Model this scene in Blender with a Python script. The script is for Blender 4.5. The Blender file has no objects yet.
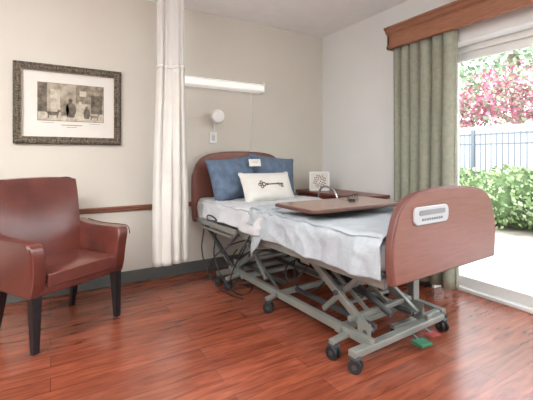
import bpy, bmesh, math, random
from mathutils import Vector, Matrix, noise
random.seed(4)
S=bpy.context.scene
COL=S.collection
try:
    S.view_settings.view_transform='Standard'
    S.view_settings.look='None'
except Exception as e: print(e)

def lin(c):
    return tuple(((x/255)/12.92 if x/255<=0.04045 else ((x/255+0.055)/1.055)**2.4) for x in c)+(1,)

# ---------------- materials ----------------
def mat(name,rgb,rough=0.5,metal=0.0,var=0.06,scale=8,bump=0.0,bscale=60,spec=0.5,emit=None,estr=0,stretch=(1,1,1),alpha=1,coat=0):
    m=bpy.data.materials.new(name); m.use_nodes=True
    n=m.node_tree.nodes; l=m.node_tree.links
    b=n['Principled BSDF']
    c=lin(rgb)
    tc=n.new('ShaderNodeTexCoord'); mp=n.new('ShaderNodeMapping'); mp.inputs['Scale'].default_value=stretch
    l.new(tc.outputs['Object'],mp.inputs['Vector'])
    nz=n.new('ShaderNodeTexNoise'); nz.inputs['Scale'].default_value=scale; nz.inputs['Detail'].default_value=5
    l.new(mp.outputs['Vector'],nz.inputs['Vector'])
    cr=n.new('ShaderNodeValToRGB')
    cr.color_ramp.elements[0].position=0.3; cr.color_ramp.elements[1].position=0.7
    cr.color_ramp.elements[0].color=tuple(max(0,x*(1-var*2)) for x in c[:3])+(1,)
    cr.color_ramp.elements[1].color=tuple(min(1,x*(1+var*2)) for x in c[:3])+(1,)
    l.new(nz.outputs['Fac'],cr.inputs['Fac']); l.new(cr.outputs['Color'],b.inputs['Base Color'])
    b.inputs['Roughness'].default_value=rough; b.inputs['Metallic'].default_value=metal
    b.inputs['Specular IOR Level'].default_value=spec
    b.inputs['Alpha'].default_value=alpha
    b.inputs['Coat Weight'].default_value=coat; b.inputs['Coat Roughness'].default_value=.25
    if bump>0:
        n2=n.new('ShaderNodeTexNoise'); n2.inputs['Scale'].default_value=bscale; n2.inputs['Detail'].default_value=4
        l.new(mp.outputs['Vector'],n2.inputs['Vector'])
        bp=n.new('ShaderNodeBump'); bp.inputs['Strength'].default_value=bump; bp.inputs['Distance'].default_value=0.01
        l.new(n2.outputs['Fac'],bp.inputs['Height']); l.new(bp.outputs['Normal'],b.inputs['Normal'])
    if emit:
        b.inputs['Emission Color'].default_value=lin(emit); b.inputs['Emission Strength'].default_value=estr
    return m

def floor_mat():
    m=bpy.data.materials.new('cherry_laminate'); m.use_nodes=True
    n=m.node_tree.nodes; l=m.node_tree.links; b=n['Principled BSDF']
    tc=n.new('ShaderNodeTexCoord')
    br=n.new('ShaderNodeTexBrick'); br.inputs['Scale'].default_value=1
    br.inputs['Brick Width'].default_value=1.25; br.inputs['Row Height'].default_value=0.125
    br.inputs['Mortar Size'].default_value=0.0012; br.inputs['Mortar Smooth'].default_value=0.3
    br.inputs['Color1'].default_value=lin((126,66,46)); br.inputs['Color2'].default_value=lin((146,80,57))
    br.inputs['Mortar'].default_value=lin((88,42,30)); br.offset=0.37
    l.new(tc.outputs['Object'],br.inputs['Vector'])
    mp=n.new('ShaderNodeMapping'); mp.inputs['Scale'].default_value=(1.6,12,1)
    l.new(tc.outputs['Object'],mp.inputs['Vector'])
    nz=n.new('ShaderNodeTexNoise'); nz.inputs['Scale'].default_value=2.2; nz.inputs['Detail'].default_value=7; nz.inputs['Distortion'].default_value=1.0
    l.new(mp.outputs['Vector'],nz.inputs['Vector'])
    cr=n.new('ShaderNodeValToRGB'); cr.color_ramp.elements[0].position=.3; cr.color_ramp.elements[1].position=.72
    cr.color_ramp.elements[0].color=(.46,.38,.36,1); cr.color_ramp.elements[1].color=(1.2,1.15,1.15,1)
    l.new(nz.outputs['Fac'],cr.inputs['Fac'])
    mx=n.new('ShaderNodeMix'); mx.data_type='RGBA'; mx.blend_type='MULTIPLY'; mx.inputs['Factor'].default_value=.8
    l.new(br.outputs['Color'],mx.inputs[6]); l.new(cr.outputs['Color'],mx.inputs[7])
    l.new(mx.outputs[2],b.inputs['Base Color'])
    b.inputs['Roughness'].default_value=.22
    b.inputs['Specular IOR Level'].default_value=.85
    return m

def leaf_mat(name,cols):
    m=bpy.data.materials.new(name); m.use_nodes=True
    n=m.node_tree.nodes; l=m.node_tree.links; b=n['Principled BSDF']
    g=n.new('ShaderNodeNewGeometry'); cr=n.new('ShaderNodeValToRGB')
    while len(cr.color_ramp.elements)<len(cols): cr.color_ramp.elements.new(.5)
    for i,(p,c) in enumerate(cols):
        cr.color_ramp.elements[i].position=p; cr.color_ramp.elements[i].color=lin(c)
    l.new(g.outputs['Random Per Island'],cr.inputs['Fac']); l.new(cr.outputs['Color'],b.inputs['Base Color'])
    b.inputs['Roughness'].default_value=.6
    return m

M={}
M['wall']=mat('greige_wall_paint',(201,196,185),.85,var=.01,scale=2,bump=.08,bscale=180)
M['wallr']=mat('white_wall_paint',(222,222,219),.85,var=.01,scale=2,bump=.08,bscale=180)
M['ceil']=mat('ceiling_paint',(240,241,240),.9,var=.01,bump=.1,bscale=200)
M['floor']=floor_mat()
M['base']=mat('vinyl_base',(84,87,84),.5,var=.05)
M['rail']=mat('rail_cherry',(120,72,52),.4,var=.12,scale=5,stretch=(2,30,30))
M['val']=mat('valance_oak',(142,95,70),.5,var=.16,scale=9,stretch=(30,1.2,30))
M['white']=mat('white_enamel',(226,226,223),.45,var=.01)
M['leather']=mat('oxblood_leather',(92,43,35),.24,var=.10,scale=5,bump=.15,bscale=120,spec=.8,coat=.4)
M['leg']=mat('dark_leg_wood',(24,23,26),.4,var=.1)
M['bronze']=mat('antique_bronze_frame',(84,76,66),.45,.5,var=.5,scale=60,bump=.9,bscale=90)
M['bronzel']=mat('frame_lip',(128,114,94),.4,.6,var=.3,scale=50)
M['matb']=mat('mat_board',(214,211,203),.8,var=.01)
M['print']=mat('sepia_print',(152,143,127),.8,var=.25,scale=14)
M['ink']=mat('print_ink_dark',(98,89,77),.8,var=.3,scale=30)
M['inkm']=mat('print_ink_mid',(128,118,102),.8,var=.25,scale=30)
M['inkl']=mat('print_ink_light',(180,172,155),.8,var=.15,scale=30)
M['drape']=mat('sage_drape',(140,141,125),.9,var=.05,scale=30,bump=.2,bscale=300)
M['priv']=mat('privacy_fabric',(208,206,199),.9,var=.02,bump=.1,bscale=200)
M['sheet']=mat('pale_sheet',(188,191,193),.9,var=.02,bump=.12,bscale=120)
M['blanket']=mat('thermal_blanket',(166,173,178),.95,var=.03,scale=40,bump=.5,bscale=220)
M['blue']=mat('denim_blue_fabric',(86,102,122),.9,var=.10,scale=18,bump=.35,bscale=200)
M['cream']=mat('cream_canvas',(204,202,195),.9,var=.03,bump=.3,bscale=220)
M['key']=mat('key_print_brown',(92,80,70),.9,var=.15)
M['bedwood']=mat('bed_panel_mahogany',(122,78,67),.36,var=.06,scale=4,stretch=(2,6,22))
M['bededge']=mat('bed_panel_edge',(98,60,53),.4,var=.08)
M['metal']=mat('bed_frame_grey',(136,138,132),.4,.35,var=.05)
M['dmetal']=mat('dark_grey_metal',(74,76,78),.4,.4,var=.05)
M['black']=mat('black_rubber',(22,22,24),.5,var=.05)
M['plate']=mat('grey_handle_plastic',(176,181,184),.4,var=.02)
M['plated']=mat('handle_lettering',(122,126,130),.5,var=.02)
M['table']=mat('table_laminate',(132,104,91),.2,var=.10,scale=4,stretch=(3,24,3),spec=.8)
M['tedge']=mat('table_edge',(84,56,48),.4,var=.05)
M['cab']=mat('cabinet_cherry',(110,58,46),.35,var=.15,scale=5,stretch=(20,2,20))
M['chrome']=mat('brushed_chrome',(180,180,180),.25,.9,var=.02)
M['green']=mat('green_pedal',(36,104,70),.5,var=.05)
M['red']=mat('red_pedal',(140,40,36),.5,var=.05)
M['light']=mat('light_diffuser',(246,246,242),.5,var=0,emit=(255,252,246),estr=.3)
M['fill_lens']=mat('fill_panel_lens',(250,250,250),.5,var=0,emit=(255,253,250),estr=3)  # glowing lens of the added ceiling fill panels
M['conc']=mat('patio_concrete',(206,205,202),.9,var=.06,scale=3,bump=.2)
M['soil']=mat('garden_soil',(170,160,144),1,var=.15,scale=4)
M['fence']=mat('fence_iron',(112,120,130),.5,.1,var=.03)
M['stucco']=mat('garden_stucco',(206,210,214),.9,var=.03)
M['bark']=mat('bark',(130,114,100),.9,var=.2)
M['hedge']=leaf_mat('hedge_leaves',[(0,(106,130,80)),(.5,(146,168,112)),(1,(190,206,154))])
M['tree']=leaf_mat('tree_leaves',[(0,(120,144,110)),(.5,(162,182,150)),(1,(206,218,196))])
M['boug']=leaf_mat('bougainvillea_leaves',[(0,(188,84,118)),(.4,(208,128,152)),(.55,(136,152,116)),(.8,(172,182,154)),(1,(224,178,192))])
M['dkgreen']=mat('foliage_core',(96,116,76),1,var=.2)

g=bpy.data.materials.new('window_glass'); g.use_nodes=True
n=g.node_tree.nodes; l=g.node_tree.links
n.remove(n['Principled BSDF']); o=n['Material Output']
t=n.new('ShaderNodeBsdfTransparent'); t.inputs[0].default_value=(.97,.98,.98,1)
gl=n.new('ShaderNodeBsdfGlossy'); gl.inputs['Roughness'].default_value=.02
mx=n.new('ShaderNodeMixShader'); mx.inputs[0].default_value=.05
l.new(t.outputs[0],mx.inputs[1]); l.new(gl.outputs[0],mx.inputs[2]); l.new(mx.outputs[0],o.inputs[0])
M['glass']=g
g=bpy.data.materials.new('curtain_netting'); g.use_nodes=True
n=g.node_tree.nodes; l=g.node_tree.links; b=n['Principled BSDF']; o=n['Material Output']
b.inputs['Base Color'].default_value=lin((228,227,223)); b.inputs['Roughness'].default_value=.9
t=n.new('ShaderNodeBsdfTransparent'); mx=n.new('ShaderNodeMixShader'); mx.inputs[0].default_value=.5
l.new(t.outputs[0],mx.inputs[1]); l.new(b.outputs[0],mx.inputs[2]); l.new(mx.outputs[0],o.inputs[0])
M['net']=g

# ---------------- helpers ----------------
def empty(name,loc=(0,0,0),rz=0):
    e=bpy.data.objects.new(name,None); COL.objects.link(e); e.location=loc; e.rotation_euler=(0,0,rz); e.empty_display_size=.1
    return e
def fin(name,me,m,parent=None,smooth=False,bevel=0,seg=3,sub=0,solid=0):
    ob=bpy.data.objects.new(name,me); COL.objects.link(ob)
    if m is not None: me.materials.append(M[m] if isinstance(m,str) else m)
    if parent: ob.parent=parent
    if solid:
        md=ob.modifiers.new('s','SOLIDIFY'); md.thickness=solid; md.offset=0
    if bevel:
        md=ob.modifiers.new('b','BEVEL'); md.width=bevel; md.segments=seg; md.limit_method='ANGLE'; md.angle_limit=math.radians(35)
    if sub:
        md=ob.modifiers.new('ss','SUBSURF'); md.levels=sub; md.render_levels=sub
    if smooth or bevel:
        for p in me.polygons: p.use_smooth=True
        if bevel and not sub:
            md=ob.modifiers.new('w','WEIGHTED_NORMAL'); md.keep_sharp=False
    return ob
def addbox(bm,c,s,rot=None):
    r=bmesh.ops.create_cube(bm,size=1)
    mtx=Matrix.Translation(Vector(c))@(rot if rot is not None else Matrix.Identity(4))@Matrix.Diagonal((s[0],s[1],s[2],1))
    bmesh.ops.transform(bm,matrix=mtx,verts=r['verts'])
def boxes(name,parent,lst,m,bevel=0,seg=2):
    bm=bmesh.new()
    for it in lst: addbox(bm,*it)
    me=bpy.data.meshes.new(name); bm.to_mesh(me); bm.free()
    return fin(name,me,m,parent,bevel=bevel,seg=seg)
def box(name,parent,lo,hi,m,bevel=0,seg=3):
    c=[(a+b)/2 for a,b in zip(lo,hi)]; s=[abs(b-a) for a,b in zip(lo,hi)]
    return boxes(name,parent,[(c,s)],m,bevel,seg)
def addcyl(bm,p1,p2,r,r2=None,seg=16):
    p1=Vector(p1);p2=Vector(p2);d=p2-p1
    q=d.to_track_quat('Z','Y').to_matrix().to_4x4()
    bmesh.ops.create_cone(bm,cap_ends=True,segments=seg,radius1=r,radius2=r if r2 is None else r2,depth=d.length,matrix=Matrix.Translation((p1+p2)/2)@q)
def cyls(name,parent,lst,m,bevel=0,seg=16):
    bm=bmesh.new()
    for it in lst: addcyl(bm,*it,seg=seg)
    me=bpy.data.meshes.new(name); bm.to_mesh(me); bm.free()
    ob=fin(name,me,m,parent,bevel=bevel,seg=2)
    if not bevel:
        for p in me.polygons: p.use_smooth=len(p.vertices)==4
    return ob
def bar(bm,p1,p2,w,h):
    p1=Vector(p1);p2=Vector(p2);d=p2-p1
    q=d.to_track_quat('Y','Z').to_matrix().to_4x4()
    addbox(bm,(p1+p2)/2,(w,d.length,h),q)
def bars(name,parent,lst,m,bevel=.004):
    bm=bmesh.new()
    for it in lst: bar(bm,*it)
    me=bpy.data.meshes.new(name); bm.to_mesh(me); bm.free()
    return fin(name,me,m,parent,bevel=bevel,seg=2)
def tube(name,parent,pts,r,m,cyc=False):
    cu=bpy.data.curves.new(name,'CURVE'); cu.dimensions='3D'; cu.bevel_depth=r; cu.bevel_resolution=4; cu.resolution_u=10
    sp=cu.splines.new('BEZIER'); sp.bezier_points.add(len(pts)-1); sp.use_cyclic_u=cyc; cu.use_fill_caps=True
    for b,p in zip(sp.bezier_points,pts):
        b.co=p; b.handle_left_type=b.handle_right_type='AUTO'
    cu.materials.append(M[m]); ob=bpy.data.objects.new(name,cu); COL.objects.link(ob)
    if parent: ob.parent=parent
    return ob
def grid(name,parent,nu,nv,f,m,smooth=True,solid=0,sub=0,closed=False):
    vs=[f(i/(nu-1),j/(nv-1)) for j in range(nv) for i in range(nu)]
    fs=[(j*nu+i,j*nu+i+1,(j+1)*nu+i+1,(j+1)*nu+i) for j in range(nv-1) for i in range(nu-1)]
    me=bpy.data.meshes.new(name); me.from_pydata(vs,[],fs); me.update()
    return fin(name,me,m,parent,smooth=smooth,solid=solid,sub=sub)
def extrude(name,parent,outl,axis,a,b,m,bevel=0,seg=3):
    def P(p,t):
        return (t,p[0],p[1]) if axis==0 else (p[0],t,p[1]) if axis==1 else (p[0],p[1],t)
    n=len(outl); vs=[P(p,a) for p in outl]+[P(p,b) for p in outl]
    fs=[tuple(range(n)),tuple(range(2*n-1,n-1,-1))]+[(i,(i+1)%n,(i+1)%n+n,i+n) for i in range(n)]
    me=bpy.data.meshes.new(name); me.from_pydata(vs,[],fs)
    bm=bmesh.new(); bm.from_mesh(me); bmesh.ops.recalc_face_normals(bm,faces=bm.faces); bm.to_mesh(me); bm.free()
    return fin(name,me,m,parent,bevel=bevel,seg=seg)
def smooth_outline(pts,n=10):
    out=[]
    P=[pts[0]]+list(pts)+[pts[-1]]
    for i in range(1,len(P)-2):
        p0,p1,p2,p3=[Vector(x) for x in P[i-1:i+3]]
        for k in range(n):
            t=k/n
            out.append(tuple(.5*((2*p1)+(-p0+p2)*t+(2*p0-5*p1+4*p2-p3)*t*t+(-p0+3*p1-3*p2+p3)*t**3)))
    out.append(tuple(pts[-1])); return out

XW=2.974; YW=3.58; H=2.7; X0=-2.6; Y0=-2.6; XO=3.24
# ---------------- room ----------------
box('floor',None,(X0,Y0,-.1),(XO,YW,0),'floor')
box('ceiling',None,(X0-.1,Y0-.1,H),(XO,YW+.1,H+.1),'ceil')
box('wall_back',None,(X0-.1,YW,-.1),(XO,YW+.12,H),'wall')
box('wall_left',None,(X0-.12,Y0,-.1),(X0,YW,H),'wallr')
box('wall_front',None,(X0-.1,Y0-.12,-.1),(XO,Y0,H),'wallr')
OY0=-.35; OY1=2.02; OZ=2.16
def seg(lo,hi): return ([(a+b)/2 for a,b in zip(lo,hi)],[b-a for a,b in zip(lo,hi)])
boxes('wall_right',None,[seg((XW,Y0,-.1),(XO,OY0,H)),seg((XW,OY1,-.1),(XO,YW,H)),seg((XW,OY0,OZ),(XO,OY1,H))],'wallr')
box('baseboard_back',None,(X0,YW-.012,0),(XW,YW,.115),'base',.004)
boxes('baseboard_right',None,[seg((XW-.012,OY1+.02,0),(XW,YW-.012,.115)),seg((XW-.012,Y0,0),(XW,OY0-.02,.115))],'base',.004)
extrude('trim_1',None,[(YW,.680),(YW-.014,.680),(YW-.02,.690),(YW-.02,.704),(YW-.03,.710),(YW-.03,.722),(YW-.016,.728),(YW,.728)],0,X0,XW,'rail')

# sliding door in opening
w=empty('window_1',(3.17,0,0))
boxes('frame',w,[seg((-.04,OY0,0.0),(.04,OY0+.05,OZ)),seg((-.04,OY1-.05,0),(.04,OY1,OZ)),seg((-.04,OY0,OZ-.05),(.04,OY1,OZ)),seg((-.05,OY0,0),(.05,OY1,.03))],'white',.004)
ym=(OY0+OY1)/2
L=[]
for a,b,x in ((OY0+.05,ym+.03,-.02),(ym-.03,OY1-.05,.012)):
    L+=[seg((x-.015,a,.03),(x+.015,a+.05,OZ-.05)),seg((x-.015,b-.05,.03),(x+.015,b,OZ-.05)),seg((x-.015,a,.03),(x+.015,b,.12)),seg((x-.015,a,OZ-.12),(x+.015,b,OZ-.05))]
boxes('sashes',w,L,'white',.003)
boxes('glass',w,[seg((-.023,OY0+.1,.12),(-.018,ym-.02,OZ-.12)),seg((.01,ym+.02,.12),(.015,OY1-.1,OZ-.12))],'glass')
boxes('door_pull',w,[seg((-.075,ym-.01,.95),(-.06,ym+.01,1.15)),seg((-.065,ym-.01,.96),(-.03,ym+.01,.98)),seg((-.065,ym-.01,1.12),(-.03,ym+.01,1.14))],'dmetal',.003)

# valance
v=empty('window_valance')
VY1=2.43; VY0=-.75
prof=[(XW,2.235),(2.835,2.235),(2.825,2.245),(2.825,2.262),(2.838,2.27),(2.838,2.365),(2.83,2.375),(2.815,2.385),(2.80,2.41),(2.785,2.42),(2.785,2.438),(XW,2.438)]
front=[(2.852,2.235),(2.835,2.235),(2.825,2.245),(2.825,2.262),(2.838,2.27),(2.838,2.365),(2.83,2.375),(2.815,2.385),(2.80,2.41),(2.785,2.42),(2.785,2.438),(2.852,2.438)]
extrude('face_board',v,front,1,VY0,VY1,'val')
extrude('return_end_a',v,prof,1,VY1-.02,VY1+.002,'val')
extrude('return_end_b',v,prof,1,VY0-.002,VY0+.02,'val')
box('top_board',v,(2.80,VY0,2.42),(XW,VY1,2.437),'val')

# drapes
def drape(name,y0,y1,n,seedv):
    e=empty(name)
    def f(s,t):
        z=.07+t*(2.33-.07)
        sp=s+.022*math.sin(7*s+seedv)
        ph=2*math.pi*n*sp
        c=math.sin(ph)
        sharp=math.copysign(abs(c)**.8,c)
        amp=.048*(1-.3*t)*(1+.18*math.sin(17*s+seedv))
        wob=.010*(1-t)*math.sin(9*s+5*t+seedv)
        x=2.908+amp*sharp+wob*.5
        y=y0+(y1-y0)*s+.02*math.cos(ph+.4)+.02*(1-t)*math.sin(4*s+2*t)
        return (x,y,z)
    grid('panel',e,n*20,30,f,'drape',solid=.004)
    cyls('rod',e,[((2.91,y0-.02,2.34),(2.91,y1+.0,2.34),.012)],'dmetal')
    boxes('brackets',e,[seg((2.91,y0+.03,2.33),(XW,y0+.05,2.35)),seg((2.91,y1-.05,2.33),(XW,y1-.03,2.35))],'dmetal')
drape('drape_panel',1.77,2.40,6,0.3)
drape('drape_panel.001',-.65,-.15,5,1.3)

# privacy curtain
pc=empty('privacy_curtain')
def pf(z0,z1,seedv=0):
    def f(s,t):
        z=z0+(z1-z0)*t
        k=(2.66-z)/(2.66-.27)
        kk=min(1,max(0,(k-.25)/.5))
        W=.215+.07*kk+.05*k
        ph=2*math.pi*4.5*(s+.03*math.sin(6*s))
        y=3.08+.045*math.sin(ph)*(1-.35*k)+.02*math.sin(2.3*ph+1+k)*(1-.8*k)+.03*math.sin(5*s+k*3)
        x=.885+W*(s-.5)+.02*math.cos(ph)+.015*k+.008*math.sin(4*k+3*s)
        return (x,y,z)
    return f
grid('fabric',pc,90,40,pf(.27,1.95),'priv',solid=.003)
grid('netting',pc,90,20,pf(1.95,2.655),'net')
def hb(s,t):
    x,y,z=pf(1.935,1.965)(s,t); return (x,y-.002,z)
grid('netting_seam',pc,90,3,hb,'priv',solid=.006)
tube('ceiling_track',pc,[(1.06,3.08,2.68),(.7,3.08,2.68),(.5,2.85,2.68),(.5,2.0,2.68),(.5,.4,2.68)],.014,'white')
cyls('hooks',pc,[((.76+.035*i,3.08,2.65),(.76+.035*i,3.08,2.69),.004) for i in range(8)],'chrome',seg=8)

# ---------------- wall items ----------------
lf=empty('wall_light_fixture',(0,0,-.035))
extrude('housing',lf,[(YW,1.945),(YW-.085,1.945),(YW-.105,1.955),(YW-.11,1.985),(YW-.10,2.015),(YW-.07,2.035),(YW,2.04)],0,.965,2.045,'light',.004)
boxes('back_plate',lf,[seg((.97,YW-.01,1.935),(2.04,YW,2.05))],'white',.002)
boxes('end_caps',lf,[seg((.95,YW-.114,1.94),(.967,YW,2.047)),seg((2.043,YW-.114,1.94),(2.06,YW,2.047))],'white',.006)
def area(name,loc,rot,sx,sy,p,col=(1,.98,.95)):
    d=bpy.data.lights.new(name,'AREA'); d.shape='RECTANGLE'; d.size=sx; d.size_y=sy; d.energy=p; d.color=col
    o=bpy.data.objects.new(name,d); COL.objects.link(o); o.location=loc; o.rotation_euler=rot; return o

rl=empty('wall_reading_lamp',(-.05,0,0))
bm=bmesh.new(); bmesh.ops.create_uvsphere(bm,u_segments=28,v_segments=16,radius=.072)
for vv in bm.verts:
    if vv.co.y<-.03: vv.co.y=-.03+(vv.co.y+.03)*.4
    vv.co.y*=.8
bmesh.ops.translate(bm,verts=bm.verts,vec=(1.515,YW-.16,1.60)); me=bpy.data.meshes.new('head'); bm.to_mesh(me); bm.free(); fin('head',me,'white',rl,smooth=True)
tube('arm',rl,[(1.515,YW-.1,1.6),(1.53,YW-.045,1.57),(1.53,YW-.04,1.48),(1.53,YW-.012,1.41)],.008,'white')
box('wall_plate',rl,(1.49,YW-.014,1.33),(1.57,YW,1.45),'white',.006)
box('socket_face',rl,(1.512,YW-.02,1.36),(1.548,YW-.012,1.42),'plate',.003)
cc=empty('call_cord')
cyls('cord',cc,[((1.93,YW-.02,1.25),(1.93,YW-.02,1.92),.0035)],'white',seg=8)
cyls('pull_bead',cc,[((1.93,YW-.02,1.22),(1.93,YW-.02,1.26),.009)],'white',seg=12)

# picture
pf_=empty('framed_picture',(.150,YW,1.632))
W2,H2=.412,.338
def frame_ring(name,o,i_,y0,y1,m,bev):
    (a,b),(c,d)=o,i_
    bm=bmesh.new()
    ov=[(-a,-b),(a,-b),(a,b),(-a,b)]; iv=[(-c,-d),(c,-d),(c,d),(-c,d)]
    V=[[bm.verts.new((p[0],y,p[1])) for p in q] for q,y in ((ov,y1),(ov,(y0*.8+y1*.2)),( [(x*(1-.03),z*(1-.035)) for x,z in ov],y0),(iv,y0*.75+y1*.25),(iv,y1))]
    for k in range(4):
        for j in range(4): bm.faces.new((V[k][j],V[k][(j+1)%4],V[k+1][(j+1)%4],V[k+1][j]))
    bmesh.ops.recalc_face_normals(bm,faces=bm.faces)
    me=bpy.data.meshes.new(name); bm.to_mesh(me); bm.free(); return fin(name,me,m,pf_,bevel=bev)
frame_ring('moulding',(W2,H2),(W2-.055,H2-.055),-.035,-.001,'bronze',.004)
frame_ring('inner_lip',(W2-.053,H2-.053),(W2-.062,H2-.062),-.03,-.004,'bronzel',.001)
bm=bmesh.new()
def bead(x,z,r=.008):
    bmesh.ops.create_icosphere(bm,subdivisions=1,radius=r,matrix=Matrix.Translation((x,-.031,z))@Matrix.Diagonal((1,.5,1,1)))
k=-W2+.03
while k<=W2-.029: bead(k,H2-.03);bead(k,-H2+.03); bead(k+.01,H2-.014,.005);bead(k+.01,-H2+.014,.005); k+=.0205
k=-H2+.05
while k<=H2-.049: bead(W2-.03,k);bead(-W2+.03,k);bead(W2-.014,k+.01,.005);bead(-W2+.014,k+.01,.005); k+=.0205
me=bpy.data.meshes.new('ornament'); bm.to_mesh(me); bm.free(); fin('ornament',me,'bronzel',pf_,smooth=True)
box('mat_board',pf_,(-W2+.05,-.012,-H2+.05),(W2-.05,-.006,H2-.05),'matb')
def pr(name,x0,z0,x1,z1,m,d): box(name,pf_,(x0,-.012-d,z0),(x1,-.0115,z1),m)
pr('print_border',-.245,-.14,.265,.185,'inkm',.0008)
pr('print_sheet',-.24,-.135,.26,.18,'print',.0012)
pr('print_floor',-.24,-.135,.26,-.065,'inkl',.0016)
pr('print_door',-.15,-.065,-.08,.13,'inkl',.0018)
pr('print_shadow',-.24,-.065,-.175,.18,'ink',.0018)
pr('print_wall_shade',.04,.02,.26,.18,'inkm',.0018)
pr('print_hearth',.16,-.065,.25,.10,'ink',.002)
def fig(name,pts,m,d):
    extrude(name,pf_,pts,1,-.012-d,-.0115,m)
def person(n,x,z,s,m):
    fig(n,[(x-.02*s,z),(x-.028*s,z+.05*s),(x-.022*s,z+.085*s),(x-.008*s,z+.095*s),(x-.012*s,z+.108*s),(x-.006*s,z+.122*s),(x+.008*s,z+.122*s),(x+.012*s,z+.108*s),(x+.006*s,z+.095*s),(x+.024*s,z+.085*s),(x+.034*s,z+.05*s),(x+.02*s,z)],m,.0028)
person('print_man',.0,-.105,1.35,'ink'); person('print_woman',.075,-.10,1.15,'inkl'); person('print_boy',.125,-.11,.9,'ink'); person('print_guest',-.045,-.095,1.1,'inkm')
def dog(n,x,z,s,m):
    fig(n,[(x-.03*s,z),(x-.032*s,z+.03*s),(x-.05*s,z+.045*s),(x-.028*s,z+.042*s),(x+.02*s,z+.042*s),(x+.03*s,z+.058*s),(x+.045*s,z+.05*s),(x+.032*s,z+.034*s),(x+.026*s,z),(x+.02*s,z),(x+.018*s,z+.018*s),(x-.022*s,z+.018*s),(x-.024*s,z)],m,.003)
dog('print_dog',-.13,-.115,1.3,'ink'); dog('print_puppy',.19,-.12,1.0,'inkm')
fig('print_picture',[(.07,.085),(.12,.085),(.12,.13),(.07,.13)],'inkl',.0022)
boxes('caption_lines',pf_,[((.01,-.0125,-.172),(.16,.001,.006)),((.01,-.0125,-.19),(.08,.001,.004)),((-.17,-.0125,-.155),(.09,.001,.003)),((.19,-.0125,-.155),(.09,.001,.003))],'inkm')

# ---------------- bed ----------------
bed=empty('hospital_bed',(1.343,1.156,0),math.radians(3))
BW=1.035; BL=2.25
def arch(w,zb,zs,zt,x0=0):
    pts=[(0.012,zb),(0.0,zb+.1),(0.0,zs-.10),(0.018,zs-.02),(.065,zs+(zt-zs)*.45),(.16,zs+(zt-zs)*.80),(.32,zt-.008),(w/2,zt)]
    pts+=[(w-x,z) for x,z in reversed(pts[:-1])]
    return [(x+x0,z) for x,z in smooth_outline(pts,6)]
def panel(name,y0,y1,zb,zs,zt,w=BW,x0=0):
    o=arch(w,zb,zs,zt,x0)
    extrude(name+'_core',bed,o,1,y0,y1,'bededge',.008)
    cx=x0+w/2; cz=(zb+zt)/2
    inn=[(cx+(x-cx)*.975,cz+(z-cz)*.955) for x,z in o]
    extrude(name+'_face',bed,inn,1,y0-.003,y1+.003,'bedwood',.002)
panel('footboard',-.02,.02,.575,.86,1.028,1.01,.012)
panel('headboard',BL-.02,BL+.02,.55,1.06,1.245,1.10,-.04)
def rr(cx,cz,w,h,r,n=6):
    out=[]
    for qx,qz,a0 in ((1,1,0),(-1,1,90),(-1,-1,180),(1,-1,270)):
        for k in range(n+1):
            a=math.radians(a0+90*k/n); out.append((cx+qx*(w/2-r)+r*math.cos(a),cz+qz*(h/2-r)+r*math.sin(a)))
    return out
extrude('handle_plate',bed,rr(.32,.893,.30,.09,.03),1,-.034,-.02,'plate',.005)
extrude('handle_recess',bed,rr(.32,.908,.23,.026,.012),1,-.036,-.03,'plated',.001)
boxes('handle_text',bed,[((.235+.021*i,-.0355,.874),(.013,.002,.012)) for i in range(9)],'plated')

# mattress
box('mattress',bed,(.03,.05,.615),(BW-.05,BL-.04,.775),'sheet',.045,4)
def clothf(y0,y1,drop_l,drop_r,ztop,out,seedv,wr=1.0,xl=.04):
    xr=BW-.04
    def f(s,t):
        y=y0+(y1-y0)*t
        dl=drop_l(t); dr=drop_r(t)
        Wd=xr-xl; tot=dl+Wd+dr
        d=s*tot
        R=.045
        if d<dl:
            q=dl-d; x=xl-out; z=ztop-q
            if q<R: a=(R-q)/R; x=xl-out+R*(1-math.cos(a*math.pi/2))*.55
            fl=min(1,q/.15)
            x-= fl*wr*(.009*math.sin(y*15+seedv)+.006*math.sin(y*33+seedv*2+z*6)+.008)
        elif d>dl+Wd:
            q=d-dl-Wd; x=xr+out; z=ztop-q
            x+= .008*math.sin(y*19+seedv)+.008
        else:
            x=xl-out+(d-dl)/Wd*(Wd+2*out); z=ztop
            e=min(d-dl,dl+Wd-d)
            if e<R: z-= (1-math.sin(min(1,e/R)*math.pi/2))*.018; 
        nv=noise.noise(Vector((x*5+seedv,y*5,z*3)))
        nv2=noise.noise(Vector((x*14+seedv,y*9+x*6,z*6)))
        nv3=1-abs(noise.noise(Vector((x*4+y*3+seedv,y*7-x*5,z*8))))*2
        if dl<=d<=dl+Wd: z+=wr*(.008*nv+.006*nv2+.007*max(0,nv3-.5))+.004
        else: x+=wr*(.008*nv+.006*nv2+.012*max(0,nv3-.4))*(-1 if d<dl else 1)
        y2=y+wr*.006*nv2
        return (x,y2,z)
    return f
def dl_head(t): return .16+.012*math.sin(t*9)
grid('fitted_sheet',bed,120,70,clothf(1.05,BL-.04,dl_head,lambda t:.15,.780,.012,2.0,1.3,.02),'sheet',solid=.004)
def dl_foot(t):
    return .2+.012*math.sin(t*6)+ (.17*max(0,(t-.86)/.14)**1.0)
grid('thermal_blanket',bed,130,100,clothf(.035,1.22,dl_foot,lambda t:.2,.795,.024,5.0,1.3,.035),'blanket',solid=.005)
grid('blanket_fold',bed,90,12,clothf(1.10,1.26,lambda t:.12,lambda t:.1,.802,.028,1.0,1.2,.035),'blanket',solid=.006)

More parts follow.
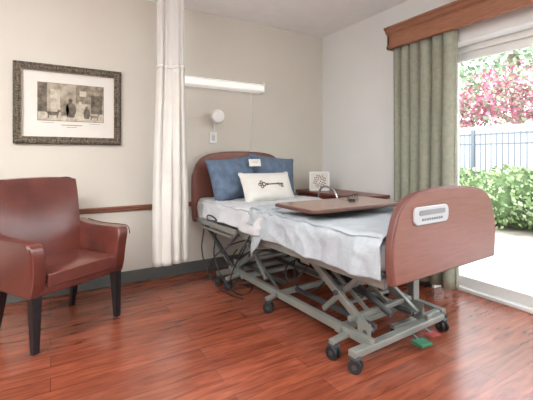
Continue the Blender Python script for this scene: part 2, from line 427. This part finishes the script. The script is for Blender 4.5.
# upper deck frame
z1=.565
bars('deck_frame',bed,[((.06,.05,z1),(.06,2.2,z1),.03,.05),((BW-.06,.05,z1),(BW-.06,2.2,z1),.03,.05)]+
     [((.05,y,z1),(BW-.05,y,z1),.035,.035) for y in (.08,.45,.85,1.2,1.55,1.9,2.18)],'metal')
boxes('deck_panels',bed,[((BW/2,y,.6),(BW-.12,.32,.016)) for y in (.28,.65,1.05,1.4,1.75,2.05)],'dmetal',.004)
bars('lower_deck_rails',bed,[((.22,.18,.50),(.22,2.1,.50),.04,.045),((.82,.18,.50),(.82,2.1,.50),.04,.045)]+[((.22,y,.50),(.82,y,.50),.035,.035) for y in (.2,.95,1.45,2.05)],'metal')
bars('rail_brackets',bed,[((.06,y,.56),(.22,y,.50),.03,.02) for y in (.3,1.0,1.5,2.0)]+[((BW-.06,y,.56),(.82,y,.50),.03,.02) for y in (.3,1.0,1.5,2.0)]+
     [((x,0.02,.62),(x,.16,.52),.035,.03) for x in (.24,.8)]+[((x,BL-.02,.62),(x,2.1,.52),.035,.03) for x in (.24,.8)],'metal')
bars('base_frame',bed,[((.24,.28,.125),(.24,1.98,.125),.04,.05),((.80,.28,.125),(.80,1.98,.125),.04,.05),
     ((.09,.30,.10),(.97,.30,.10),.05,.04),((.20,.52,.125),(.86,.52,.125),.045,.04),((.09,1.96,.10),(.97,1.96,.10),.05,.04),((.2,1.2,.12),(.86,1.2,.12),.04,.035),((.2,1.7,.12),(.86,1.7,.12),.04,.035)],'metal')
bars('inner_base_rails',bed,[((.34,.34,.17),(.34,1.1,.17),.025,.03),((.70,.34,.17),(.70,1.1,.17),.025,.03),((.34,1.25,.17),(.34,1.9,.17),.025,.03),((.70,1.25,.17),(.70,1.9,.17),.025,.03)],'dmetal')
arms=[]
for x in (.29,.75):
    k=(.04 if x<.5 else -.04)
    arms+=[((x,.34,.15),(x,.92,.50),.03,.05),((x+k,.78,.13),(x+k,.40,.49),.022,.035),
           ((x,1.92,.15),(x,1.36,.50),.03,.05),((x+k,1.5,.13),(x+k,1.86,.49),.022,.035)]
arms+=[((.29,.62,.32),(.75,.62,.32),.03,.03),((.29,1.64,.32),(.75,1.64,.32),.03,.03),
       ((.22,.44,.21),(.82,.44,.21),.03,.03),((.29,.80,.43),(.75,.80,.43),.028,.028),((.29,1.80,.23),(.75,1.80,.23),.03,.03),((.29,1.48,.42),(.75,1.48,.42),.028,.028),
       ((.42,.46,.2),(.42,.95,.48),.018,.028),((.62,.46,.2),(.62,.95,.48),.018,.028)]
bars('lift_arms',bed,arms,'metal')
boxes('gusset_plates',bed,[((x,y,z),(.008,.1,.09)) for x in (.262,.778) for y,z in ((.36,.17),(.9,.47),(1.9,.17),(1.38,.47))],'metal',.003)
cyls('pivot_pins',bed,[((x-.035,y,z),(x+.035,y,z),.016) for x in (.29,.75) for y,z in ((.35,.155),(.91,.495),(1.91,.155),(1.37,.495),(.6,.31),(1.66,.31))],'dmetal')
box('lift_motor',bed,(.45,.62,.30),(.57,.84,.39),'black',.02)
box('head_motor',bed,(.42,1.55,.33),(.58,1.85,.45),'black',.02)
cyls('actuators',bed,[((.5,.35,.2),(.5,.7,.33),.02),((.5,1.3,.42),(.5,1.6,.4),.02),((.5,1.85,.4),(.5,2.0,.2),.018)],'dmetal')
box('control_box',bed,(.40,1.02,.40),(.64,1.3,.475),'dmetal',.015)
def caster(i,x,y,r=.038,ang=0.4):
    z=r
    a=Vector((math.cos(ang),math.sin(ang),0))*.016
    c=Vector((x,y,z))
    cyls('caster_wheels_%d'%i,bed,[(c-a*1.75,c-a*.5,r),(c+a*.5,c+a*1.75,r)],'black',.006,seg=28)
    cyls('caster_hub_%d'%i,bed,[(c-a*1.9,c+a*1.9,r*.35)],'dmetal')
    bm=bmesh.new()
    addbox(bm,(x,y,r*2+.003),(.05,.06,.012)); addcyl(bm,(x,y,r*1.2),(x,y,.1),.009)
    addbox(bm,(x,y,r*1.4),(.012,.05,r*1.2))
    me=bpy.data.meshes.new('f'); bm.to_mesh(me); bm.free(); fin('caster_fork_%d'%i,me,'dmetal',bed,bevel=.003,seg=2)
for i,(x,y,a) in enumerate(((.11,.29,.5),(.11,.46,.1),(.96,.29,-.3),(.96,.46,.3),(.11,1.95,.3),(.96,1.95,.3),(.15,1.2,.8),(.9,1.2,.2),(.11,1.78,1.2))):
    caster(i+1,x,y,.04,a)
bars('caster_brackets',bed,[((.24,.46,.115),(.09,.46,.10),.04,.025),((.80,.46,.115),(.98,.46,.10),.04,.025),((.24,1.2,.12),(.13,1.2,.10),.04,.025),((.8,1.2,.12),(.92,1.2,.10),.04,.025),((.24,1.78,.12),(.09,1.78,.1),.04,.025)],'metal')
extrude('brake_pedal_green',bed,[(.56,.18),(.65,.165),(.66,.24),(.57,.26)],2,.045,.062,'green',.004)
extrude('brake_pedal_red',bed,[(.70,.20),(.78,.19),(.79,.25),(.71,.26)],2,.06,.07,'red',.004)
bars('pedal_links',bed,[((.62,.24,.05),(.62,.31,.09),.02,.012),((.745,.24,.065),(.745,.31,.09),.02,.012)],'dmetal')
for i,(pts) in enumerate([[(.5,1.7,.4),(.2,1.75,.42),(.02,1.85,.3),(.0,1.95,.12),(.12,2.05,.04),(.3,1.95,.3)],
    [(.3,1.2,.45),(.1,1.45,.4),(.05,1.6,.2),(.15,1.75,.05),(.3,1.8,.2)],
    [(.55,.9,.45),(.35,.8,.3),(.3,1.0,.2),(.4,1.2,.35)],
    [(.05,1.3,.58),(-.01,1.35,.45),(.03,1.45,.36),(.15,1.5,.48)],
    [(.02,2.1,.5),(-.02,2.05,.3),(0.02,1.9,.06),(.05,1.7,.012),(.1,1.5,.012)],
    [(.1,2.0,.5),(.0,1.8,.25),(.12,1.6,.015),(.3,1.7,.012),(.2,1.95,.012),(.05,2.05,.2)],
    [(.45,1.1,.42),(.2,1.05,.35),(.18,.95,.3),(.24,.85,.42)]]):
    tube('cable_%d'%(i+1),bed,pts,.006,'black')
bars('head_side_struts',bed,[((.03,1.45,.56),(.1,1.9,.3),.018,.018),((.03,2.1,.56),(.1,1.75,.25),.018,.018),((.24,1.92,.15),(.06,2.15,.54),.025,.03),((.03,1.35,.54),(.24,1.2,.16),.02,.02)],'dmetal')
bars('head_side_rail',bed,[((-.01,1.42,.585),(-.01,2.18,.585),.02,.045),((0,1.5,.53),(0,2.1,.53),.018,.02)]+[((-.005,y,.60),(.06,y,.55),.03,.02) for y in (1.5,1.8,2.1)],'metal')
tube('assist_bar_right',bed,[(BW-.02,1.35,.56),(BW,1.35,.70),(BW,1.37,.84),(BW,1.45,.89),(BW,1.57,.88),(BW,1.61,.80),(BW,1.61,.68),(BW-.02,1.61,.56)],.010,'chrome')
tube('hand_control',bed,[(.0,1.9,.56),(-.03,1.92,.64),(-.025,1.8,.66),(-.01,1.7,.6)],.006,'black')

# pillows
def pillow(name,loc,w,h,t,rx,rz,m,ry=0):
    e=empty(name,(0,0,0))
    e.location=Matrix.Translation(bed.location)@Matrix.Rotation(math.radians(3),4,'Z')@Vector(loc)
    e.rotation_euler=(rx,ry,rz+math.radians(3))
    def surf(u,v,sgn):
        bx=1-.05*(1-(abs(v)**2))
        bz=1-.06*(1-(abs(u)**2))
        th=t/2*(max(0,(1-u**4))*max(0,(1-v**4)))**.55*(1+.12*noise.noise(Vector((u*2+w*9,v*2,sgn*3)))+.05*noise.noise(Vector((u*6+w*9,v*5,sgn*3))))
        return (w/2*u*bx,sgn*th,h/2*v*bz)
    N=26
    vs=[];idx={}
    for sg in (-1,1):
        for j in range(N):
            for i in range(N):
                u=-1+2*i/(N-1);vv=-1+2*j/(N-1)
                u=math.sin(u*math.pi/2); vv=math.sin(vv*math.pi/2)
                edge=i in(0,N-1) or j in(0,N-1)
                if edge and sg==1: idx[(sg,i,j)]=idx[(-1,i,j)]; continue
                idx[(sg,i,j)]=len(vs); vs.append(surf(u,vv,sg))
    fs=[]
    for sg in(-1,1):
        for j in range(N-1):
            for i in range(N-1):
                q=[idx[(sg,i,j)],idx[(sg,i+1,j)],idx[(sg,i+1,j+1)],idx[(sg,i,j+1)]]
                fs.append(q if sg<0 else q[::-1])
    me=bpy.data.meshes.new('cushion'); me.from_pydata(vs,[],fs); fin('cushion',me,m,e,smooth=True,sub=1)
    pts=[]
    for k in range(0,40):
        a=k/40*4; s=int(a); r=a-s; r2=-1+2*r
        u,vv=[(r2,-1),(1,r2),(-r2,1),(-1,-r2)][s]
        pts.append(surf(u,vv,0))
    tube('piping',e,pts,.004,m,cyc=True)
    return e,surf
R=math.radians
pillow('blue_pillow',(.29,2.00,.975),.52,.42,.19,R(-18),R(6),'blue',R(-5))
pillow('blue_pillow.001',(.80,2.08,.985),.53,.43,.18,R(-17),R(-8),'blue',R(7))
kp,ks=pillow('key_pillow',(.49,1.71,.900),.54,.30,.16,R(-28),R(-2),'cream',R(0))
def on(x,z):
    u=max(-.95,min(.95,x/.27)); v_=max(-.95,min(.95,z/.15))
    p=ks(u,v_,-1); return (p[0],p[1]-.0035,p[2])
bm=bmesh.new()
def strip(x0,z0,x1,z1,n=10):
    nx=n; 
    g=[[bm.verts.new(on(x0+(x1-x0)*i/nx,z0+(z1-z0)*j/3)) for i in range(nx+1)] for j in range(4)]
    for j in range(3):
        for i in range(nx): bm.faces.new((g[j][i],g[j][i+1],g[j+1][i+1],g[j+1][i]))
def ring(cx,cz,ro,ri,n=24):
    a=[bm.verts.new(on(cx+ro*math.cos(2*math.pi*k/n),cz+ro*math.sin(2*math.pi*k/n))) for k in range(n)]
    b=[bm.verts.new(on(cx+ri*math.cos(2*math.pi*k/n),cz+ri*math.sin(2*math.pi*k/n))) for k in range(n)]
    for k in range(n): bm.faces.new((a[k],a[(k+1)%n],b[(k+1)%n],b[k]))
strip(-.06,-.006,.13,.007,16)
ring(-.088,.001,.024,.013); ring(-.112,.024,.018,.009); ring(-.112,-.022,.018,.009); ring(-.135,.001,.016,.008)
ring(-.05,.001,.013,.004,14); ring(.07,.001,.011,.004,14)
strip(.100,-.036,.110,-.006,2); strip(.119,-.036,.129,-.006,2); strip(.100,-.036,.129,-.028,3); strip(.084,-.026,.091,-.006,1)
me=bpy.data.meshes.new('key_print'); bm.to_mesh(me); bm.free(); fin('key_print',me,'key',kp,smooth=True,solid=.001)
cd=empty('welcome_card',(1.70,3.06,1.13),R(3))
boxes('card',cd,[((0,0,0),(.13,.003,.07),Matrix.Rotation(R(-14),4,'X'))],'matb')
boxes('card_text',cd,[((0,-.003,.016),(.09,.002,.003),Matrix.Rotation(R(-14),4,'X')),((0,-.003,.0),(.07,.002,.003),Matrix.Rotation(R(-14),4,'X'))],'plated')

# ---------------- overbed table ----------------
tb=empty('overbed_table',(0,0,0))
extrude('top_edge',tb,rr(1.72,1.865,.84,.43,.03),2,.850,.871,'tedge',.006)
extrude('top_surface',tb,rr(1.72,1.865,.82,.41,.025),2,.868,.8735,'table',.001)
bars('support_arm',tb,[((1.45,1.86,.836),(2.47,1.86,.836),.05,.026)],'metal')
box('column',tb,(2.435,1.83,.05),(2.505,1.89,.83),'metal',.006)
bars('h_base',tb,[((2.47,1.60,.055),(2.47,2.12,.055),.05,.03),((2.44,1.63,.055),(1.95,1.63,.055),.04,.025),((2.44,2.09,.055),(1.95,2.09,.055),.04,.025)],'metal')
cyls('base_casters',tb,[((x-.01,y,.02),(x+.01,y,.02),.02) for x,y in ((2.47,1.6),(2.47,2.12),(1.97,1.63),(1.97,2.09))],'black')
ph=empty('eyeglasses',(1.98,2.0,.8735),R(25))
tube('lens_l',ph,[(-.035,-.0,.004),(-.06,0,.02),(-.035,0,.036),(-.01,0,.02)],.0022,'black',True)
tube('lens_r',ph,[(.035,0,.004),(.06,0,.02),(.035,0,.036),(.01,0,.02)],.0022,'black',True)
tube('temples',ph,[(-.06,0,.024),(-.062,.06,.012),(-.055,.12,.003)],.002,'black')
tube('temple_r',ph,[(.06,0,.024),(.062,.06,.012),(.055,.12,.003)],.002,'black')
tube('bridge',ph,[(-.012,0,.024),(0,-.002,.028),(.012,0,.024)],.002,'black')
bk=empty('remote_control',(1.86,1.92,.8735),R(-35))
box('body',bk,(-.022,-.055,0),(.022,.055,.016),'black',.006)
boxes('buttons',bk,[((-.01+.01*(k%3),-.04+.014*(k//3),.0165),(.006,.008,.003)) for k in range(18)],'plated',.001)

# ---------------- bedside cabinet ----------------
cb=empty('bedside_cabinet')
cx0,cx1,cy0,cy1=2.50,2.95,2.50,3.50
box('carcass',cb,(cx0+.02,cy0+.02,.06),(cx1,cy1-.02,.77),'cab',.004)
box('plinth',cb,(cx0+.05,cy0+.04,0),(cx1,cy1-.04,.06),'leg')
box('top',cb,(cx0-.005,cy0-.005,.77),(cx1+.005,cy1+.005,.80),'cab',.008)
L=[];K=[]
for j,(a,b) in enumerate(((.09,.32),(.34,.55),(.57,.75))):
    for c0,c1 in ((cy0+.04,(cy0+cy1)/2-.01),((cy0+cy1)/2+.01,cy1-.04)):
        L.append(seg((cx0+.005,c0,a),(cx0+.022,c1,b))); K.append(((cx0+.006,(c0+c1)/2,(a+b)/2),(cx0-.02,(c0+c1)/2,(a+b)/2),.012))
boxes('drawer_fronts',cb,L,'cab',.004); cyls('knobs',cb,K,'chrome')
fr=empty('tabletop_sign',(2.63,3.22,.80),R(-30))
bars('frame',fr,[((-.105,0,.01),(.105,0,.01),.012,.018),((-.105,0,.21),(.105,0,.21),.012,.018)],'white')
boxes('stiles',fr,[((-.105,0,.11),(.018,.014,.21)),((.105,0,.11),(.018,.014,.21))],'white',.002)
box('sheet',fr,(-.10,-.002,.01),(.10,.004,.21),'matb')
bm=bmesh.new()
for k in range(30):
    a=k*2.4; r=.012+.011*math.sqrt(k)
    addbox(bm,(r*math.cos(a),-.0035,.11+r*math.sin(a)),(.016,.002,.011),Matrix.Rotation(a,4,'Y'))
me=bpy.data.meshes.new('motif'); bm.to_mesh(me); bm.free(); fin('motif',me,'ink',fr)
bars('easel_leg',fr,[((0,.01,.15),(0,.09,.005),.02,.006)],'white')

# ---------------- armchair ----------------
ch=empty('leather_armchair',(.19,2.70,0),R(31))
box('seat_base',ch,(-.29,.01,.335),(.29,.50,.405),'leather',.018)
bm=bmesh.new(); bmesh.ops.create_cube(bm,size=1)
bmesh.ops.subdivide_edges(bm,edges=bm.edges,cuts=9,use_grid_fill=True)
for vv in bm.verts:
    x,y,z=vv.co*2
    puff=(1-x**4)*(1-y**4)
    zz=z*(.042+.02*puff) if z>0 else z*.042
    if z>0: zz+=.004*noise.noise(Vector((x*3,y*3,1)))
    vv.co=(x*.243,.215+y*.235,.43+zz)
me=bpy.data.meshes.new('seat_cushion'); bm.to_mesh(me); bm.free(); fin('seat_cushion',me,'leather',ch,smooth=True,bevel=.02,seg=4)
tube('seat_welt',ch,[(-.236,-.014,.466),(0,-.018,.468),(.236,-.014,.466)],.004,'leather')
def bk_shape(x,y,z):
    w=.262+.045*z
    zz=.34+z*.69
    if z>.85: zz-= .02*(abs(x)**4)*((z-.85)/.15)
    lean=.46+.05*z+.10*z*z
    th=.05-.008*z
    curve=.035*(x*x)*(-1)*z
    puff=-.018*(1-x**4)*math.sin(math.pi*min(1,z)) if y<0 else .01*(1-x*x)
    return (x*w,lean+y*th+curve+puff,zz)
bm=bmesh.new(); bmesh.ops.create_cube(bm,size=1)
bmesh.ops.subdivide_edges(bm,edges=bm.edges,cuts=11,use_grid_fill=True)
for vv in bm.verts:
    x,y,z=vv.co*2; vv.co=bk_shape(x,y,(z+1)/2)
me=bpy.data.meshes.new('backrest'); bm.to_mesh(me); bm.free(); fin('backrest',me,'leather',ch,smooth=True,bevel=.022,seg=4)
bw=[bk_shape(-.97,-1,z/8) for z in range(3,8)]+[bk_shape(-.93,-1,.985),bk_shape(-.5,-1,.99),bk_shape(0,-1,.99),bk_shape(.5,-1,.99),bk_shape(.93,-1,.985)]+[bk_shape(.97,-1,z/8) for z in range(7,2,-1)]
tube('back_welt',ch,[(p[0],p[1]+.004,p[2]) for p in bw],.004,'leather')
for sx,nm in ((-1,'arm_left'),(1,'arm_right')):
    o=smooth_outline([(.02,.335),(-.005,.42),(-.02,.55),(-.022,.62),(-.005,.658),(.04,.67),(.2,.668),(.36,.672),(.5,.69)],5)+[(.53,.69),(.50,.335)]
    a,b=(.25,.335) if sx>0 else (-.335,-.25)
    ob=extrude(nm,ch,o,0,a,b,'leather',.022,4)
    for vv in ob.data.vertices:
        k=max(0,(vv.co.z-.45)/.22); vv.co.x+=sx*.025*k*k
    tube(nm+'_welt',ch,[(sx*.362,p[0]-.001,p[1]) for p in o[14:-2:4]],.004,'leather')
def leg(name,x,y,dx,dy,top=.034,bot=.021):
    bm=bmesh.new(); r=bmesh.ops.create_cube(bm,size=1)
    for vv in bm.verts:
        t=vv.co.z>0; s=top if t else bot
        vv.co=(x+(0 if t else dx)+vv.co.x*2*s*.8, y+(0 if t else dy)+vv.co.y*2*s*.8,.345 if t else 0)
    me=bpy.data.meshes.new(name); bm.to_mesh(me); bm.free(); fin(name,me,'leg',ch,bevel=.004)
leg('leg_fl',-.29,.045,-.005,-.01,.038,.024); leg('leg_fr',.29,.045,.005,-.01,.038,.024); leg('leg_bl',-.26,.46,-.01,.07); leg('leg_br',.26,.46,.01,.07)

# ---------------- outdoors ----------------
box('ground_patio',None,(XO,-6,-.12),(6.1,9,-.03),'conc')
box('ground_garden',None,(6.1,-10,-.14),(26,22,-.04),'soil')
fn=empty('iron_fence')
FX=8.2
L=[seg((FX-.02,-2,1.66),(FX+.02,9,1.70)),seg((FX-.02,-2,1.45),(FX+.02,9,1.485)),seg((FX-.02,-2,.12),(FX+.02,9,.16))]
y=-2
while y<9: L.append(seg((FX-.009,y,.02),(FX+.009,y+.018,1.72))); y+=.115
for k in range(6): L.append(seg((FX-.035,-2+2.2*k-.035,-.04),(FX+.035,-2+2.2*k+.035,1.78)))
boxes('panels',fn,L,'fence')
gw=empty('garden_wall')
box('stucco',gw,(10.2,-6,-.04),(10.4,14,1.95),'stucco'); box('cap',gw,(10.15,-6,1.95),(10.45,14,2.02),'stucco',.01)
def foliage(name,m,blobs,n,size,core=True,trunk=None):
    e=empty(name)
    bm=bmesh.new()
    tw=sum(b[1][0]*b[1][1]+b[1][1]*b[1][2] for b in blobs)
    for c,r in blobs:
        k=int(n*(r[0]*r[1]+r[1]*r[2])/tw)
        for _ in range(k):
            d=Vector((random.gauss(0,1),random.gauss(0,1),random.gauss(0,1))).normalized()*(random.uniform(.82,1.08) if core else random.uniform(.3,1.1))
            p=Vector((c[0]+d.x*r[0],c[1]+d.y*r[1],c[2]+d.z*r[2]))
            if p.z<0: continue
            q=Vector((random.gauss(0,1),random.gauss(0,1),random.gauss(0,1))).normalized(); a=q.orthogonal().normalized()*size*random.uniform(.6,1.2); b=q.cross(a)*.6
            bm.faces.new([bm.verts.new(p+a),bm.verts.new(p+b),bm.verts.new(p-a),bm.verts.new(p-b)])
    me=bpy.data.meshes.new('leaves'); bm.to_mesh(me); bm.free(); fin('leaves',me,m,e)
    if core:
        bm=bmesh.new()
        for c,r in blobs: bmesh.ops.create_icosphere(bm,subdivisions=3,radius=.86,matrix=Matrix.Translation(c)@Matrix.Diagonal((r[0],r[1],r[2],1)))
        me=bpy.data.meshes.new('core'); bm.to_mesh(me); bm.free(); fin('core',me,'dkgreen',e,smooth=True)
    if trunk: cyls('trunk',e,trunk,'bark')
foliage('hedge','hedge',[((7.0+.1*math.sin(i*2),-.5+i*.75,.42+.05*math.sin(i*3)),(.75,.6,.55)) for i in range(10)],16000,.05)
foliage('bougainvillea','boug',[((11.6,5.6,3.0),(1.0,1.3,.9)),((11.8,4.0,2.7),(1,1.2,.8)),((11.6,6.9,2.5),(.9,1,.7)),((11.8,2.6,2.9),(1,1.2,.9))],6000,.08,False,[((11.7,4.8,-.04),(11.7,4.8,2.4),.1)])
foliage('shade_tree','tree',[((14.5,9.0,4.2),(1.8,2.2,1.8)),((15,6.0,5.4),(2,2.4,1.6)),((14.5,3.2,4.4),(1.6,2.0,1.5)),((14,11.5,3.4),(1.6,2,1.6))],6500,.13,False,[((14.8,6.5,-.04),(14.8,6.8,5),.2),((14.8,6.8,2.5),(14.6,9,4),.1),((14.8,6.6,2.5),(14.6,3.4,4),.1)])

# ---------------- lighting ----------------
wd=bpy.data.worlds.new('sky'); S.world=wd; wd.use_nodes=True
n=wd.node_tree.nodes; l=wd.node_tree.links; bg=n['Background']
tc=n.new('ShaderNodeTexCoord'); sp=n.new('ShaderNodeSeparateXYZ'); cr=n.new('ShaderNodeValToRGB')
cr.color_ramp.elements[0].position=0; cr.color_ramp.elements[0].color=(1,1,1,1)
cr.color_ramp.elements[1].position=.8; cr.color_ramp.elements[1].color=(.82,.90,1,1)
l.new(tc.outputs['Generated'],sp.inputs[0]); l.new(sp.outputs['Z'],cr.inputs['Fac']); l.new(cr.outputs['Color'],bg.inputs['Color'])
bg.inputs['Strength'].default_value=5.0
sd=bpy.data.lights.new('sun','SUN'); sd.energy=2.0; sd.angle=.05; sd.color=(1,.98,.95)
so=bpy.data.objects.new('sun',sd); COL.objects.link(so); so.rotation_euler=(R(-38),R(-12),0)
for i,(x,y,p) in enumerate(((.2,.3,32),(-1.3,-1.2,32),(-1.2,1.6,64),(1.6,-1.2,32))):  # invented ceiling panels out of view, added as fill light for the room
    tr=empty('added_fill_panel'+('' if i==0 else '.%03d'%i),(x,y,H))
    boxes('rim',tr,[((0,.31,-.012),(1.24,.03,.024)),((0,-.31,-.012),(1.24,.03,.024)),((.61,0,-.012),(.03,.62,.024)),((-.61,0,-.012),(.03,.62,.024))],'white',.003)
    box('lens',tr,(-.6,-.3,-.012),(.6,.3,-.004),'fill_lens')
    o=area('fill_area',(0,0,-.02),(0,0,0),1.18,.58,p,(.95,.98,1)); o.parent=tr
for i,(x,y) in enumerate(((-1.8,.6),(1.9,-1.9))):  # unseen floor-standing uplights, added to brighten the ceiling
    tl=empty('added_uplight'+('' if i==0 else '.001'),(x,y,0))
    cyls('base_and_stem',tl,[((0,0,0),(0,0,.025),.14),((0,0,.025),(0,0,1.7),.013),((0,0,1.68),(0,0,1.80),.04,.19)],'dmetal',seg=32)
    d=bpy.data.lights.new('uplight_area','AREA'); d.shape='DISK'; d.size=.3; d.energy=115; d.color=(.98,.99,1)
    o=bpy.data.objects.new('uplight_area',d); COL.objects.link(o); o.parent=tl; o.location=(0,0,1.805); o.rotation_euler=(math.pi,0,0)

# ---------------- camera ----------------
cam=bpy.data.cameras.new('camera'); co=bpy.data.objects.new('camera',cam); COL.objects.link(co)
co.location=(0,0,1.185); co.rotation_euler=(R(90),0,R(-30.9))
cam.sensor_width=36; cam.lens=361/533*36; cam.shift_y=-43/533; cam.clip_start=.05
S.camera=co
